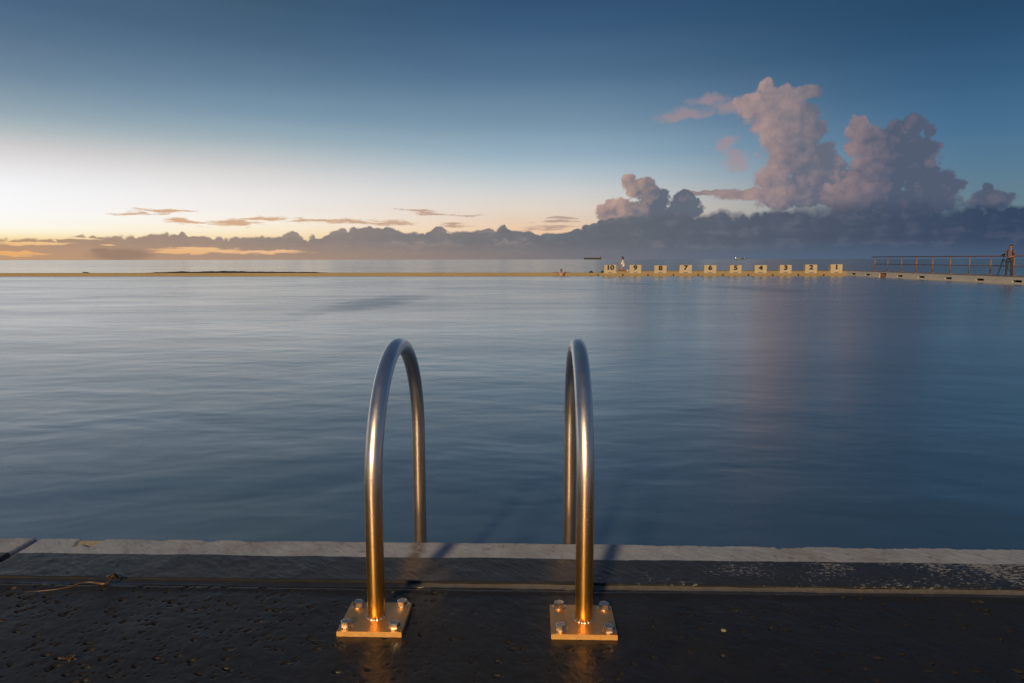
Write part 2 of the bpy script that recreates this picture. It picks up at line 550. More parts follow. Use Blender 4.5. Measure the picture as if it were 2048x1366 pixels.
M['tube'] = steel('stained_goldlit_steel_tube', (0.76, 0.75, 0.75), 1.0, 0.33)
M['plate'] = steel('stained_goldlit_steel_plate', (0.60, 0.42, 0.27), 0.42, 0.48)
M['bolt'] = steel('steel_bolt', (0.60, 0.57, 0.53), 0.25, 0.30)
M['weld'] = steel('weld_metal', (0.62, 0.56, 0.48), 0.15, 0.40)
m, b = material('water_drop')
setp(b, color=(1, 1, 1), rough=0.03, ior=1.33)
b.inputs['Transmission Weight'].default_value = 1.0
M['drop'] = m


def painted_wall(name, base, stainc, scale=1.0):
    m, b = material(name)
    o = objco()
    n = noise(o, 1.1 * scale, 5, 0.65)
    drip = noise(vmath('MULTIPLY', o, (5, 5, 0.7)), 1.0, 4, 0.65)
    c = mix(n, tuple(x * 0.82 for x in base), tuple(min(1, x * 1.12) for x in base))
    c = mix(smooth(drip, 0.52, 0.75) * 0.55, c, stainc)
    c = mix(smooth(noise(o, 9, 4, 0.7), 0.66, 0.72) * 0.75, c, tuple(x * 0.3 for x in stainc))
    setp(b, color=c, rough=0.65, normal=bump(noise(o, 18, 4), 0.4, 0.01))
    return m


M['yellow'] = painted_wall('yellow_wall_paint', (0.245, 0.18, 0.09), (0.16, 0.11, 0.05))
M['cream'] = painted_wall('cream_block_paint', (0.38, 0.325, 0.24), (0.42, 0.33, 0.21))
M['whitewall'] = painted_wall('white_wall_paint', (0.50, 0.475, 0.44), (0.30, 0.25, 0.19))
M['concrete'] = simple('weathered_concrete', (0.16, 0.155, 0.15), 0.6, var=0.35, scale=0.8, bumpd=0.01, bscale=8)
M['black'] = simple('black_paint', (0.012, 0.011, 0.010), 0.6)
M['void'] = simple('dark_recess', (0.006, 0.006, 0.006), 0.9)
M['rail'] = simple('rusty_rail_paint', (0.20, 0.105, 0.06), 0.5, var=0.4, scale=5)
M['rock'] = simple('wet_reef_rock', (0.020, 0.021, 0.014), 0.7, var=0.6, scale=1.2, bumpd=0.05, bscale=6)
M['hull'] = simple('dark_ship_hull', (0.055, 0.05, 0.055), 0.6)
M['shipwhite'] = simple('ship_superstructure', (0.16, 0.155, 0.16), 0.6)
M['skin'] = simple('skin', (0.28, 0.16, 0.12), 0.5, var=0.1)
M['tan'] = simple('tanned_skin', (0.24, 0.12, 0.075), 0.5, var=0.1)
M['hair'] = simple('dark_hair', (0.025, 0.018, 0.014), 0.6)
M['whitecloth'] = simple('pale_cloth', (0.60, 0.57, 0.55), 0.8)
M['bluecloth'] = simple('slate_blue_cloth', (0.16, 0.22, 0.28), 0.8)
M['pink'] = simple('dusty_pink_cloth', (0.12, 0.075, 0.10), 0.8)
M['trouser'] = simple('navy_cloth', (0.022, 0.032, 0.055), 0.85)
M['darkcloth'] = simple('dark_cloth', (0.02, 0.02, 0.022), 0.85)
M['kelp'] = simple('brown_seaweed', (0.075, 0.042, 0.018), 0.35, var=0.5, scale=30)
M['pebble'] = simple('pale_shell_grit', (0.20, 0.17, 0.13), 0.6, var=0.3, scale=40)
M['leaf'] = simple('dry_scrap', (0.08, 0.05, 0.02), 0.6, var=0.4, scale=60)


def emitter(name, color, strength):
    m, b = material(name)
    setp(b, color=color, emit=color, emits=strength)
    return m


M['lamp'] = emitter('ship_lamp', (1.0, 0.86, 0.66), 4.0)
M['led'] = emitter('camera_led', (0.05, 1.0, 0.25), 3.0)


# ------------------------------------------------------------------ mesh helpers
def link(name, me, mats, parent=None):
    ob = bpy.data.objects.new(name, me)
    COL.objects.link(ob)
    if mats is not None:
        for mt in (mats if isinstance(mats, (list, tuple)) else [mats]):
            if len(me.materials) < len(mats if isinstance(mats, (list, tuple)) else [mats]):
                me.materials.append(mt)
    if parent is not None:
        ob.parent = parent
    return ob


def from_bm(name, bm, mat, parent=None, smooth_=False):
    me = bpy.data.meshes.new(name)
    bmesh.ops.recalc_face_normals(bm, faces=bm.faces)
    bm.to_mesh(me)
    bm.free()
    if smooth_:
        me.polygons.foreach_set('use_smooth', [True] * len(me.polygons))
    return link(name, me, mat, parent)


def empty(name, loc=(0, 0, 0), rz=0.0):
    o = bpy.data.objects.new(name, None)
    o.location = loc
    o.rotation_euler = (0, 0, rz)
    o.empty_display_size = 0.2
    COL.objects.link(o)
    return o


def tag(o, label=None, cat=None, group=None, kind=None):
    for k, v in (('label', label), ('category', cat), ('group', group), ('kind', kind)):
        if v:
            o[k] = v
    return o


def box(bm, x0, x1, y0, y1, z0, z1, bev=0.0, seg=2):
    r = bmesh.ops.create_cube(bm, size=1.0)
    vs = r['verts']
    for v in vs:
        v.co = Vector(((x0 + x1) / 2 + v.co.x * (x1 - x0), (y0 + y1) / 2 + v.co.y * (y1 - y0), (z0 + z1) / 2 + v.co.z * (z1 - z0)))
    if bev > 0:
        es = list({e for v in vs for e in v.link_edges})
        bmesh.ops.bevel(bm, geom=es, offset=bev, segments=seg, affect='EDGES')


def boxobj(name, mat, parent, *a, **k):
    bm = bmesh.new()
    box(bm, *a, **k)
    return from_bm(name, bm, mat, parent)


def tube(bm, pts, rad, seg=12, caps=True):
    """sweep a circle along points with a transported frame"""
    pts = [Vector(p) for p in pts]
    rads = rad if isinstance(rad, (list, tuple)) else [rad] * len(pts)
    t0 = (pts[1] - pts[0]).normalized()
    ref = Vector((1, 0, 0)) if abs(t0.x) < 0.9 else Vector((0, 1, 0))
    u = t0.cross(ref).normalized()
    rings = []
    for i, p in enumerate(pts):
        t = (pts[min(i + 1, len(pts) - 1)] - pts[max(i - 1, 0)]).normalized()
        u = (u - t * u.dot(t)).normalized()
        w = t.cross(u)
        rings.append([bm.verts.new(p + (u * math.cos(a) + w * math.sin(a)) * rads[i]) for a in (2 * math.pi * k / seg for k in range(seg))])
    for a, c in zip(rings, rings[1:]):
        for k in range(seg):
            bm.faces.new((a[k], a[(k + 1) % seg], c[(k + 1) % seg], c[k]))
    if caps:
        bm.faces.new(rings[0][::-1])
        bm.faces.new(rings[-1])


def tubeobj(name, mat, parent, pts, rad, seg=12):
    bm = bmesh.new()
    tube(bm, pts, rad, seg)
    return from_bm(name, bm, mat, parent, True)


def grid(name, X, Y, Z, mat, parent=None, attrs=None):
    """a sheet from 2-D arrays of coordinates"""
    n, k = X.shape
    me = bpy.data.meshes.new(name)
    me.vertices.add(n * k)
    me.vertices.foreach_set('co', np.stack([X, Y, Z], -1).astype(np.float32).ravel())
    idx = np.arange(n * k).reshape(n, k)
    q = np.stack([idx[:-1, :-1], idx[1:, :-1], idx[1:, 1:], idx[:-1, 1:]], -1).reshape(-1, 4)
    me.loops.add(q.size)
    me.loops.foreach_set('vertex_index', q.ravel().astype(np.int32))
    me.polygons.add(len(q))
    me.polygons.foreach_set('loop_start', np.arange(0, q.size, 4, dtype=np.int32))
    me.polygons.foreach_set('use_smooth', np.ones(len(q), dtype=bool))
    me.update(calc_edges=True)
    me.validate()
    for an, av in (attrs or {}).items():
        at = me.attributes.new(an, 'FLOAT', 'POINT')
        at.data.foreach_set('value', av.astype(np.float32).ravel())
    return link(name, me, mat, parent)


def vnoise(x, y, seed=0):
    """smooth value noise on arrays"""
    r = np.random.default_rng(seed)
    T = r.random((256, 256))
    xi, yi = np.floor(x).astype(int), np.floor(y).astype(int)
    fx, fy = x - xi, y - yi
    fx, fy = fx * fx * (3 - 2 * fx), fy * fy * (3 - 2 * fy)
    g_ = lambda a, c: T[a % 256, c % 256]
    return (g_(xi, yi) * (1 - fx) + g_(xi + 1, yi) * fx) * (1 - fy) + (g_(xi, yi + 1) * (1 - fx) + g_(xi + 1, yi + 1) * fx) * fy


def fbm(x, y, o=4, seed=0):
    s, a, t = 0, 0.5, 0
    for i in range(o):
        s = s + a * vnoise(x * 2 ** i, y * 2 ** i, seed + i)
        t += a
        a *= 0.5
    return s / t


# ------------------------------------------------------------------ structure: water
WZ = -0.31
EY = 50.2                                   # pool face of the far end wall
RX = 22.6                                   # pool face of the right-hand wall
SEAZ = -1.35
bm = bmesh.new()
for q in ([(-60000, 50.9), (60000, 50.9), (60000, 60000), (-60000, 60000)], [(23.2, -300), (60000, -300), (60000, 50.9), (23.2, 50.9)], [(-60000, -300), (-70, -300), (-70, 50.9), (-60000, 50.9)]):
    bm.faces.new([bm.verts.new((x, y, SEAZ)) for x, y in q])
tag(from_bm('sea', bm, M['sea']), kind='structure')
bm = bmesh.new()
bm.faces.new([bm.verts.new((x, y, WZ)) for x, y in [(-69, 2.0), (RX + 0.2, 2.0), (RX + 0.2, EY + 0.1), (-69, EY + 0.1)]])
tag(from_bm('pool_water', bm, M['pool']), kind='structure')

# ------------------------------------------------------------------ structure: the near deck with its pitted surface
DY1 = 1.724
xs = np.arange(-2.1, 2.0001, 0.0025)
ys = np.arange(0.95, DY1 + 1e-6, 0.0025)
ys[-1] = DY1
X, Y = np.meshgrid(xs, ys, indexing='ij')
Z = (fbm(X * 9, Y * 9, 4, 3) - 0.5) * 0.0035 + (fbm(X * 60 + Y * 30, Y * 45, 3, 9) - 0.5) * 0.0016
npit = 3600
for i in range(npit):
    cx = rng.uniform(-2.05, 1.95)
    cy = rng.uniform(0.97, 1.715)
    dens = 0.95 if cx < -0.55 else (0.42 if cx < 0.35 else 0.6)
    if vnoise(np.array([cx * 3.1]), np.array([cy * 4.0]), 21)[0] < 0.62 - 0.45 * dens or rng.random() > dens:
        continue
    r = 0.0022 + 0.0046 * rng.random() ** 2.4
    ax_, ang = rng.uniform(1.0, 2.2), rng.uniform(-0.5, 0.7)
    d = r * rng.uniform(0.7, 1.25)
    R_ = r * ax_ * 2
    i0, i1 = np.searchsorted(xs, [cx - R_, cx + R_])
    j0, j1 = np.searchsorted(ys, [cy - R_, cy + R_])
    if i1 <= i0 or j1 <= j0:
        continue
    ux, uy = X[i0:i1, j0:j1] - cx, Y[i0:i1, j0:j1] - cy
    a_ = (ux * math.cos(ang) + uy * math.sin(ang)) / (r * ax_)
    b_ = (-ux * math.sin(ang) + uy * math.cos(ang)) / r
    q = np.sqrt(a_ ** 2 + b_ ** 2)
    Z[i0:i1, j0:j1] -= d * np.clip(1.15 - q, 0, 0.55) / 0.55
fade = np.clip((X + 2.1) / 0.1, 0, 1) * np.clip((2.0 - X) / 0.1, 0, 1) * np.clip((Y - 0.95) / 0.05, 0, 1)
Z *= fade
edge = np.clip((Y - (DY1 - 0.016)) / 0.016, 0, 1)
Z += 0.0025 * np.exp(-((Y - (DY1 - 0.02)) / 0.012) ** 2) * fade - edge ** 2 * (0.011 + 0.006 * (vnoise(X * 22, Y * 0, 5) - 0.5))
deck = tag(grid('deck', X, Y, Z, M['deck']), kind='structure')
for nm, (x0, x1, y0, y1) in {'deck_left': (-72, -2.1, 0.95, DY1), 'deck_right': (2.0, 27.6, 0.95, DY1), 'concourse': (-72, 27.6, -16, 0.95)}.items():
    nx, ny = (2, 2) if nm != 'concourse' else (60, 12)
    gx, gy = np.meshgrid(np.linspace(x0, x1, nx), np.linspace(y0, y1, ny), indexing='ij')
    tag(grid(nm, gx, gy, gx * 0, M['concourse' if nm == 'concourse' else 'deck']), kind='structure')

# ------------------------------------------------------------------ structure: coping slabs along the pool edge
CY0, CY1 = 1.757, 2.022
coping = tag(empty('pool_coping', (0, 0, 0)), kind='structure')


def pxX(px):                                # picture column of a chip on the coping's edge to metres
    return onz(px, 1080 + px / 2048 * 15, 0)[0]


CHIPS = [(0, 22, .007), (155, 207, .045), (305, 332, .010), (404, 436, .010), (480, 536, .011), (905, 930, .005), (1222, 1230, .006), (1252, 1260, .006), (1292, 1452, .007), (1510, 1612, .010),
         (1545, 1590, .018), (1672, 1882, .008), (1894, 2060, .008)]


def coping_slab(x0, x1, seed):
    fine = np.arange(max(x0, -2.2), min(x1, 1.95) + 1e-6, 0.004) if x0 < 1.9 and x1 > -2.2 else np.array([])
    xs_ = np.unique(np.round(np.concatenate([[x0, x0 + 0.003], fine, np.linspace(max(x0, 1.95), x1, 14) if x1 > 1.95 else [], np.linspace(x0, min(x1, -2.2), 14) if x0 < -2.2 else [], [x1 - 0.003, x1]]), 5))
    top_ = np.arange(CY0 + 0.006, CY1 - 0.004, 0.004)
    yy = np.concatenate([[CY0, CY0, CY0 + 0.002], top_, [CY1 - 0.002, CY1, CY1, CY1]])
    zz = np.concatenate([[-0.06, -0.007, -0.002], np.zeros(len(top_)), [-0.002, -0.006, -0.05, -0.75]])
    X, Y = np.meshgrid(xs_, yy, indexing='ij')
    Z = np.repeat(zz[None, :], len(xs_), 0).copy()
    onT = np.repeat((np.abs(zz) < 0.004)[None, :], len(xs_), 0)
    Z += onT * ((fbm(X * 11, Y * 11, 4, seed) - 0.5) * 0.004 + (fbm(X * 70 + Y * 60, Y * 40, 3, seed + 5) - 0.5) * 0.0018)
    chip_ = np.zeros_like(X)
    for a, c_, dep in CHIPS:
        xa, xb = pxX(a), pxX(c_)
        w = np.clip(np.minimum(X - xa, xb - X) / 0.012, 0, 1)
        d_ = dep * (0.55 + 0.9 * vnoise(X * 60, X * 0 + a, 31)) * w ** 0.5
        inside = (Y > CY1 - d_) & (w > 0) & (zz[None, :] > -0.04)
        chip_ = np.maximum(chip_, inside.astype(float))
        Z -= inside * (0.0035 + 0.0015 * vnoise(X * 200, Y * 200, 8))
    ends = np.minimum(np.abs(X - x0), np.abs(X - x1))
    Z -= onT * 0.006 * np.clip(1 - ends / 0.006, 0, 1)
    Y = Y + (np.repeat(((yy == CY1) | (yy == CY0))[None, :], len(xs_), 0)) * (vnoise(X * 25, X * 0 + seed, 4) - 0.5) * 0.005
    # close both ends by folding the last columns down
    X = np.concatenate([X[:1], X, X[-1:]], 0)
    Y = np.concatenate([Y[:1], Y, Y[-1:]], 0)
    Z = np.concatenate([np.full_like(Z[:1], -0.75), Z, np.full_like(Z[-1:], -0.75)], 0)
    chip_ = np.concatenate([chip_[:1], chip_, chip_[-1:]], 0)
    return grid('coping_slab', X, Y, Z, M['coping'], coping, {'chip': chip_})


coping_slab(-1.546, 22.6, 40)
coping_slab(-14.0, -1.562, 60)
xs = np.concatenate([[-14], np.arange(-2.2, 2.0, 0.02), [22.6]])
ys = np.linspace(DY1 - 0.004, CY0 + 0.004, 8)
X, Y = np.meshgrid(xs, ys, indexing='ij')
Z = -0.0045 - 0.003 * np.sin((Y - DY1) / (CY0 - DY1) * math.pi) + (fbm(X * 8, Y * 30, 3, 77) - 0.5) * 0.003
grid('joint_filler', X, Y, Z, M['joint'], coping)

# ------------------------------------------------------------------ the two grab rails
RAIL_Y0, RAIL_Y1, TR = 1.556, 2.200, 0.0212
RR = (RAIL_Y1 - RAIL_Y0) / 2
ZC = 0.652 - TR - RR
PT = 0.012


def hex_bolt(parent, x, y, rot):
    bm = bmesh.new()
    R0_, R1_ = 0.0136, 0.0119
    rings = []
    for rad, z, seg in ((R0_, 0.0, 6), (R0_, 0.0088, 6)):
        rings.append([bm.verts.new((rad * math.cos(rot + k * math.pi / 3), rad * math.sin(rot + k * math.pi / 3), z)) for k in range(6)])
    bm.faces.new(rings[0][::-1])
    for k in range(6):
        bm.faces.new((rings[0][k], rings[0][(k + 1) % 6], rings[1][(k + 1) % 6], rings[1][k]))
    t = [bm.verts.new((R1_ * math.cos(rot + k * math.pi / 3), R1_ * math.sin(rot + k * math.pi / 3), 0.0104)) for k in range(6)]
    for k in range(6):
        bm.faces.new((rings[1][k], rings[1][(k + 1) % 6], t[(k + 1) % 6], t[k]))
    inner = [bm.verts.new((0.0072 * math.cos(rot + k * math.pi / 12), 0.0072 * math.sin(rot + k * math.pi / 12), 0.0106)) for k in range(24)]
    low = [bm.verts.new((0.0065 * math.cos(rot + k * math.pi / 12), 0.0065 * math.sin(rot + k * math.pi / 12), 0.0098)) for k in range(24)]
    for k in range(6):
        j = [(4 * k + q) % 24 for q in range(5)]
        for q in range(4):
            if q < 2:
                bm.faces.new((t[k], inner[j[q + 1]], inner[j[q]]))
            else:
                bm.faces.new((t[(k + 1) % 6], inner[j[q + 1]], inner[j[q]]))
        bm.faces.new((t[k], t[(k + 1) % 6], inner[j[2]]))
    for k in range(24):
        bm.faces.new((inner[k], inner[(k + 1) % 24], low[(k + 1) % 24], low[k]))
    bm.faces.new(low)
    es = [e for e in bm.edges if abs(e.verts[0].co.z) + abs(e.verts[1].co.z) < 0.0177 and abs(e.verts[0].co.z - e.verts[1].co.z) > 0.008]
    bmesh.ops.bevel(bm, geom=es, offset=0.0007, segments=2, affect='EDGES')
    b_ = from_bm('bolt', bm, M['bolt'], parent)
    b_.location = (x, y, PT + 0.0030)
    bm = bmesh.new()
    prof_ = [(0.004, 0.0), (0.0155, 0.0), (0.0161, 0.0008), (0.0161, 0.0022), (0.0155, 0.0030), (0.004, 0.0030)]
    rr = [[bm.verts.new((r * math.cos(a), r * math.sin(a), z)) for a in (2 * math.pi * k / 28 for k in range(28))] for r, z in prof_]
    for a, c_ in zip(rr, rr[1:]):
        for k in range(28):
            bm.faces.new((a[k], a[(k + 1) % 28], c_[(k + 1) % 28], c_[k]))
    w_ = from_bm('washer', bm, M['bolt'], b_)
    w_.location = (0, 0, -0.0029)
    return b_


def grab_rail(cx, label, bolts, tilt, plate, seed):
    t = empty('grab_rail', (cx, RAIL_Y0, 0.0))
    tag(t, label, 'grab rail', 'pair of pool ladder grab rails')
    path = [(0, 0, z) for z in np.linspace(PT - 0.003, ZC, 22)]
    path += [(0, RR - RR * math.cos(a), ZC + RR * math.sin(a)) for a in np.linspace(0, math.pi, 60)[1:-1]]
    path += [(0, 2 * RR, z) for z in np.linspace(ZC, -1.35, 24)]
    tb = tubeobj('tube', M['tube'], t, path, TR, 40)
    # base plate with softly bevelled edges
    x0, x1, y0, y1 = plate
    bm = bmesh.new()
    box(bm, x0 - cx, x1 - cx, y0 - RAIL_Y0, y1 - RAIL_Y0, -0.001, PT, 0.0012, 2)
    pl = from_bm('base_plate', bm, M['plate'], t)
    # mortar bed that squeezes out under the plate
    bm = bmesh.new()
    box(bm, x0 - cx + 0.0025, x1 - cx - 0.002, y0 - RAIL_Y0 + 0.002, y1 - RAIL_Y0 - 0.003, -0.008, -0.0005)
    # weld bead round the foot
    bm2 = bmesh.new()
    n_, m_ = 72, 8
    r_ = random.Random(seed)
    rings = []
    for i in range(n_):
        a = 2 * math.pi * i / n_
        rad = 0.0035 + 0.0008 * math.sin(a * 17 + seed) + r_.uniform(-.0004, .0004)
        rings.append([bm2.verts.new(((TR + 0.0012 + rad * math.cos(p)) * math.cos(a), (TR + 0.0012 + rad * math.cos(p)) * math.sin(a), PT + 0.0004 + rad * math.sin(p))) for p in (2 * math.pi * k / m_ for k in range(m_))])
    for i in range(n_):
        a, c_ = rings[i], rings[(i + 1) % n_]
        for k in range(m_):
            bm2.faces.new((a[k], c_[k], c_[(k + 1) % m_], a[(k + 1) % m_]))
    from_bm('weld_bead', bm2, M['weld'], t, True)
    bm.free()
    for (px, py) in bolts:
        p = onz(px, py, PT + 0.008)
        hex_bolt(t, p[0] - cx, p[1] - RAIL_Y0, r_.uniform(0, math.pi / 3))
    # beads of water clinging to the tube
    bm = bmesh.new()
    for i in range(150):
        k = r_.randrange(2, 100)
        c0, c1 = Vector(path[k]), Vector(path[min(k + 1, len(path) - 1)])
        tdir = (c1 - c0).normalized()
        if c0.z < 0.02:
            continue
        side = Vector((1, 0, 0))
        nrm = tdir.cross(side).normalized()
        a = r_.uniform(math.pi * 0.75, math.pi * 1.75) if r_.random() < 0.75 else r_.uniform(0, 6.28)
        dirn = side * math.cos(a) + nrm * math.sin(a)
        rad = r_.uniform(0.0006, 0.0015)
        bmesh.ops.create_icosphere(bm, subdivisions=1, radius=rad, matrix=Matrix.Translation(c0 + (c1 - c0) * r_.random() + dirn * (TR + rad * 0.35)))
    tag(from_bm('water_drops', bm, M['drop'], t, True), kind='stuff')
    return t


grab_rail(-0.376, 'left of the two arched steel grab rails bolted to the dark deck', [(717.5, 1206), (805, 1204), (692.5, 1245), (789, 1248)], 0, (-0.4535, -0.3010, 1.4815, 1.6220), 3)
grab_rail(0.126, 'right of the two arched steel grab rails, seen almost edge on', [(1118, 1208), (1208, 1210), (1121.5, 1252), (1218, 1255)], 0, (0.0455, 0.1985, 1.4830, 1.6220), 8)

# ------------------------------------------------------------------ far end wall
end_wall = tag(empty('pool_end_wall', (5.2, EY, WZ)), 'low yellow wall along the far end of the pool', 'wall')


def wbox(name, mat, parent, *a, **k):
    """a box in world metres under an unrotated parent"""
    o_ = boxobj(name, mat, None, *a, **k)
    if parent is not None:
        o_.parent = parent
        o_.matrix_parent_inverse = Matrix.Translation(-parent.location)
    return o_


XB0 = ony(1207.5, 545, EY)[0]
XB1 = ony(1698, 545, EY)[0]
TOPL, TOPB = -0.105, 0.012
wbox('wall_run', M['yellow'], end_wall, -70, XB0, EY, EY + 1.0, -1.6, TOPL, bev=0.02)
wbox('block_plinth', M['yellow'], end_wall, XB0, XB1, EY - 0.012, EY + 2.2, -1.6, TOPB, bev=0.02)
wbox('footing', M['concrete'], end_wall, -70, XB1, EY + 0.2, EY + 3.2, -2.2, -0.62)
for px in (1196, 1245.3, 1295.8, 1346.8, 1396.3, 1445.5, 1496.5, 1545.3, 1596.8, 1647.4):
    p = ony(px, 549.4, EY)
    bm = bmesh.new()
    tube(bm, [(p[0], EY - 0.05, p[2]), (p[0], EY - 0.010, p[2]), (p[0], EY + 0.02, p[2])], [0.052, 0.055, 0.055], 10)
    o_ = from_bm('drain_spout', bm, M['void'], end_wall)
    o_.matrix_parent_inverse = Matrix.Translation(-end_wall.location)

BLOCKS = [(10, 1208.5, 1232.7, 529.9), (9, 1259, 1282.8, 529.9), (8, 1309, 1333.4, 531.0), (7, 1359.2, 1383.9, 529.9), (6, 1408.4, 1433, 530.2), (5, 1459.8, 1483.5, 530.2),
          (4, 1509.7, 1533.9, 530.2), (3, 1560, 1583.6, 530.0), (2, 1610.9, 1634.8, 529.3), (1, 1661.8, 1685.4, 528.8)]


def text_mesh(txt, h):
    cu = bpy.data.curves.new('lane_number', 'FONT')
    cu.body = txt
    cu.align_x = 'CENTER'
    cu.size = h / 0.72
    cu.offset = 0.004
    cu.extrude = 0.002
    cu.bevel_depth = 0.018
    cu.bevel_resolution = 0
    tmp = bpy.data.objects.new('tmp', cu)
    COL.objects.link(tmp)
    bpy.context.view_layer.update()
    me = bpy.data.meshes.new_from_object(tmp.evaluated_get(bpy.context.evaluated_depsgraph_get()))
    bpy.data.objects.remove(tmp)
    return me


for num, pa, pb, pt in BLOCKS:
    yf = EY - 0.035
    a, c_ = ony(pa, pt, yf), ony(pb, pt, yf)
    xm, hw = (a[0] + c_[0]) / 2, (c_[0] - a[0]) / 2
    zt = a[2]
    word = ' one two three four five six seven eight nine ten'.split(' ')[num]
    where = 'at the left end of the row' if num == 10 else ('at the right end of the row' if num == 1 else 'in the row on the far pool wall')
    t = tag(empty('starting_block', (xm, EY, TOPB)), 'cream starting block with the black number %s %s' % (word, where), 'starting block', 'numbered starting blocks')
    # body: upright face to the pool, back leaning in towards the top
    bm = bmesh.new()
    zb = -0.155 - TOPB
    zt_ = zt - TOPB
    sec = [(-0.035, zb), (-0.035, zt_), (0.26, zt_ + 0.012), (0.46, 0.0 - 0.02), (0.46, zb)]
    L_ = [bm.verts.new((-hw, y, z)) for y, z in sec]
    R_ = [bm.verts.new((hw, y, z)) for y, z in sec]
    bm.faces.new(L_)
    bm.faces.new(R_[::-1])
    for k in range(5):
        bm.faces.new((L_[k], R_[k], R_[(k + 1) % 5], L_[(k + 1) % 5]))
    bmesh.ops.bevel(bm, geom=list(bm.edges), offset=0.012, segments=2, affect='EDGES')
    from_bm('body', bm, M['cream'], t)
    me = text_mesh(str(num), 0.31)
    o_ = link('lane_number', me, M['black'], t)
    o_.rotation_euler = (math.pi / 2, 0, 0)
    o_.scale = (1.32, 1.0, 1.0)
    o_.location = (0.0, -0.039, zt_ - 0.335)
    boxobj('grip_slot', M['void'], t, -0.165, 0.165, -0.038, -0.02, -0.100 - TOPB, -0.070 - TOPB)

# ------------------------------------------------------------------ right-hand wall, walkway and railing
side_wall = tag(empty('pool_side_wall', (RX, 30, WZ)), 'white concrete wall with dark slots along the right side of the pool', 'wall')
SLOTS = [1706, 1734.3, 1799, 1842.3, 1896.2, 1959.4, 2034.5]
WT = 0.0
slot_y = sorted([onx(px, 560, RX)[1] for px in SLOTS] + [30.75, 28.1, 25.4, 22.7])
gr_y = onx(1765.7, 550, RX)[1]
SW, SZ0, SZ1 = 0.62, -0.225, -0.115
GW = 0.80
# face built round the openings
cuts = sorted([(y - SW / 2, y + SW / 2, SZ0, SZ1) for y in slot_y] + [(gr_y - GW / 2, gr_y + GW / 2, -0.36, -0.02)])
y_prev, yend = 2.03, EY + 1.0
bm = bmesh.new()
for y0, y1, z0, z1 in cuts:
    box(bm, RX, RX + 0.35, y_prev, y0, -1.6, WT)
    box(bm, RX, RX + 0.35, y0, y1, -1.6, z0)
    box(bm, RX, RX + 0.35, y0, y1, z1, WT)
    y_prev = y1
box(bm, RX, RX + 0.35, y_prev, yend, -1.6, WT)
o_ = from_bm('wall_face', bm, M['whitewall'], side_wall)
o_.matrix_parent_inverse = Matrix.Translation(-side_wall.location)
wbox('lower_ledge', M['whitewall'], side_wall, RX - 0.07, RX + 0.004, 2.03, gr_y - GW / 2, -1.6, -0.265, bev=0.012)
wbox('lower_ledge', M['whitewall'], side_wall, RX - 0.07, RX + 0.004, gr_y + GW / 2, EY - 0.02, -1.6, -0.265, bev=0.012)
for y in slot_y:
    wbox('overflow_slot', M['void'], side_wall, RX + 0.17, RX + 0.34, y - SW / 2 - 0.01, y + SW / 2 + 0.01, SZ0 - 0.02, SZ1 + 0.02)
wbox('grate_recess', M['void'], side_wall, RX + 0.20, RX + 0.34, gr_y - GW / 2 - 0.01, gr_y + GW / 2 + 0.01, -0.5, -0.015)
for k in range(7):
    y = gr_y - GW / 2 + 0.05 + k * (GW - 0.10) / 6
    wbox('grate_bar', M['rail'], side_wall, RX + 0.02, RX + 0.05, y - 0.008, y + 0.008, -0.4, -0.02)
wbox('grate_sill', M['yellow'], side_wall, RX + 0.004, RX + 0.19, gr_y - GW / 2 + 0.005, gr_y + GW / 2 - 0.005, -0.6, -0.29)
WX1 = 25.6
bm = bmesh.new()
box(bm, RX + 0.35, WX1, 2.03, EY + 3.0, -1.7, WT - 0.004)
tag(from_bm('walkway', bm, M['concrete']), kind='structure')

railing = tag(empty('walkway_railing', (25.2, 38, WT)), 'rusty brown two-bar railing along the walkway on the right', 'railing')
RXX = 25.2
rail_posts = [onx(px, 530, RXX)[1] for px in (1749.7, 1774.7, 1802.2, 1830.6, 1863.3, 1898.7, 1937, 1980, 2027.7)]
stepy = (rail_posts[0] - rail_posts[-1]) / 8
rail_posts = [rail_posts[0] - stepy * k for k in range(14)]
HR, MR = 1.02, 0.50


def under(o_, par):
    o_.matrix_parent_inverse = Matrix.Translation(-par.location)
    return o_


for y in rail_posts:
    o_ = under(tubeobj('post', M['rail'], railing, [(RXX, y, WT - 0.01), (RXX, y, HR - 0.01)], 0.034, 10), railing)
    wbox('foot_plate', M['rail'], railing, RXX - 0.11, RXX + 0.11, y - 0.09, y + 0.09, WT - 0.01, WT + 0.02)
ya, yb = rail_posts[0] + 0.55, rail_posts[-1] - 0.5
under(tubeobj('top_rail', M['rail'], railing, [(RXX, ya, HR), (RXX, (ya + yb) / 2, HR), (RXX, yb, HR)], 0.032, 10), railing)
under(tubeobj('middle_rail', M['rail'], railing, [(RXX, rail_posts[0], MR), (RXX, (ya + yb) / 2, MR), (RXX, yb, MR)], 0.024, 10), railing)

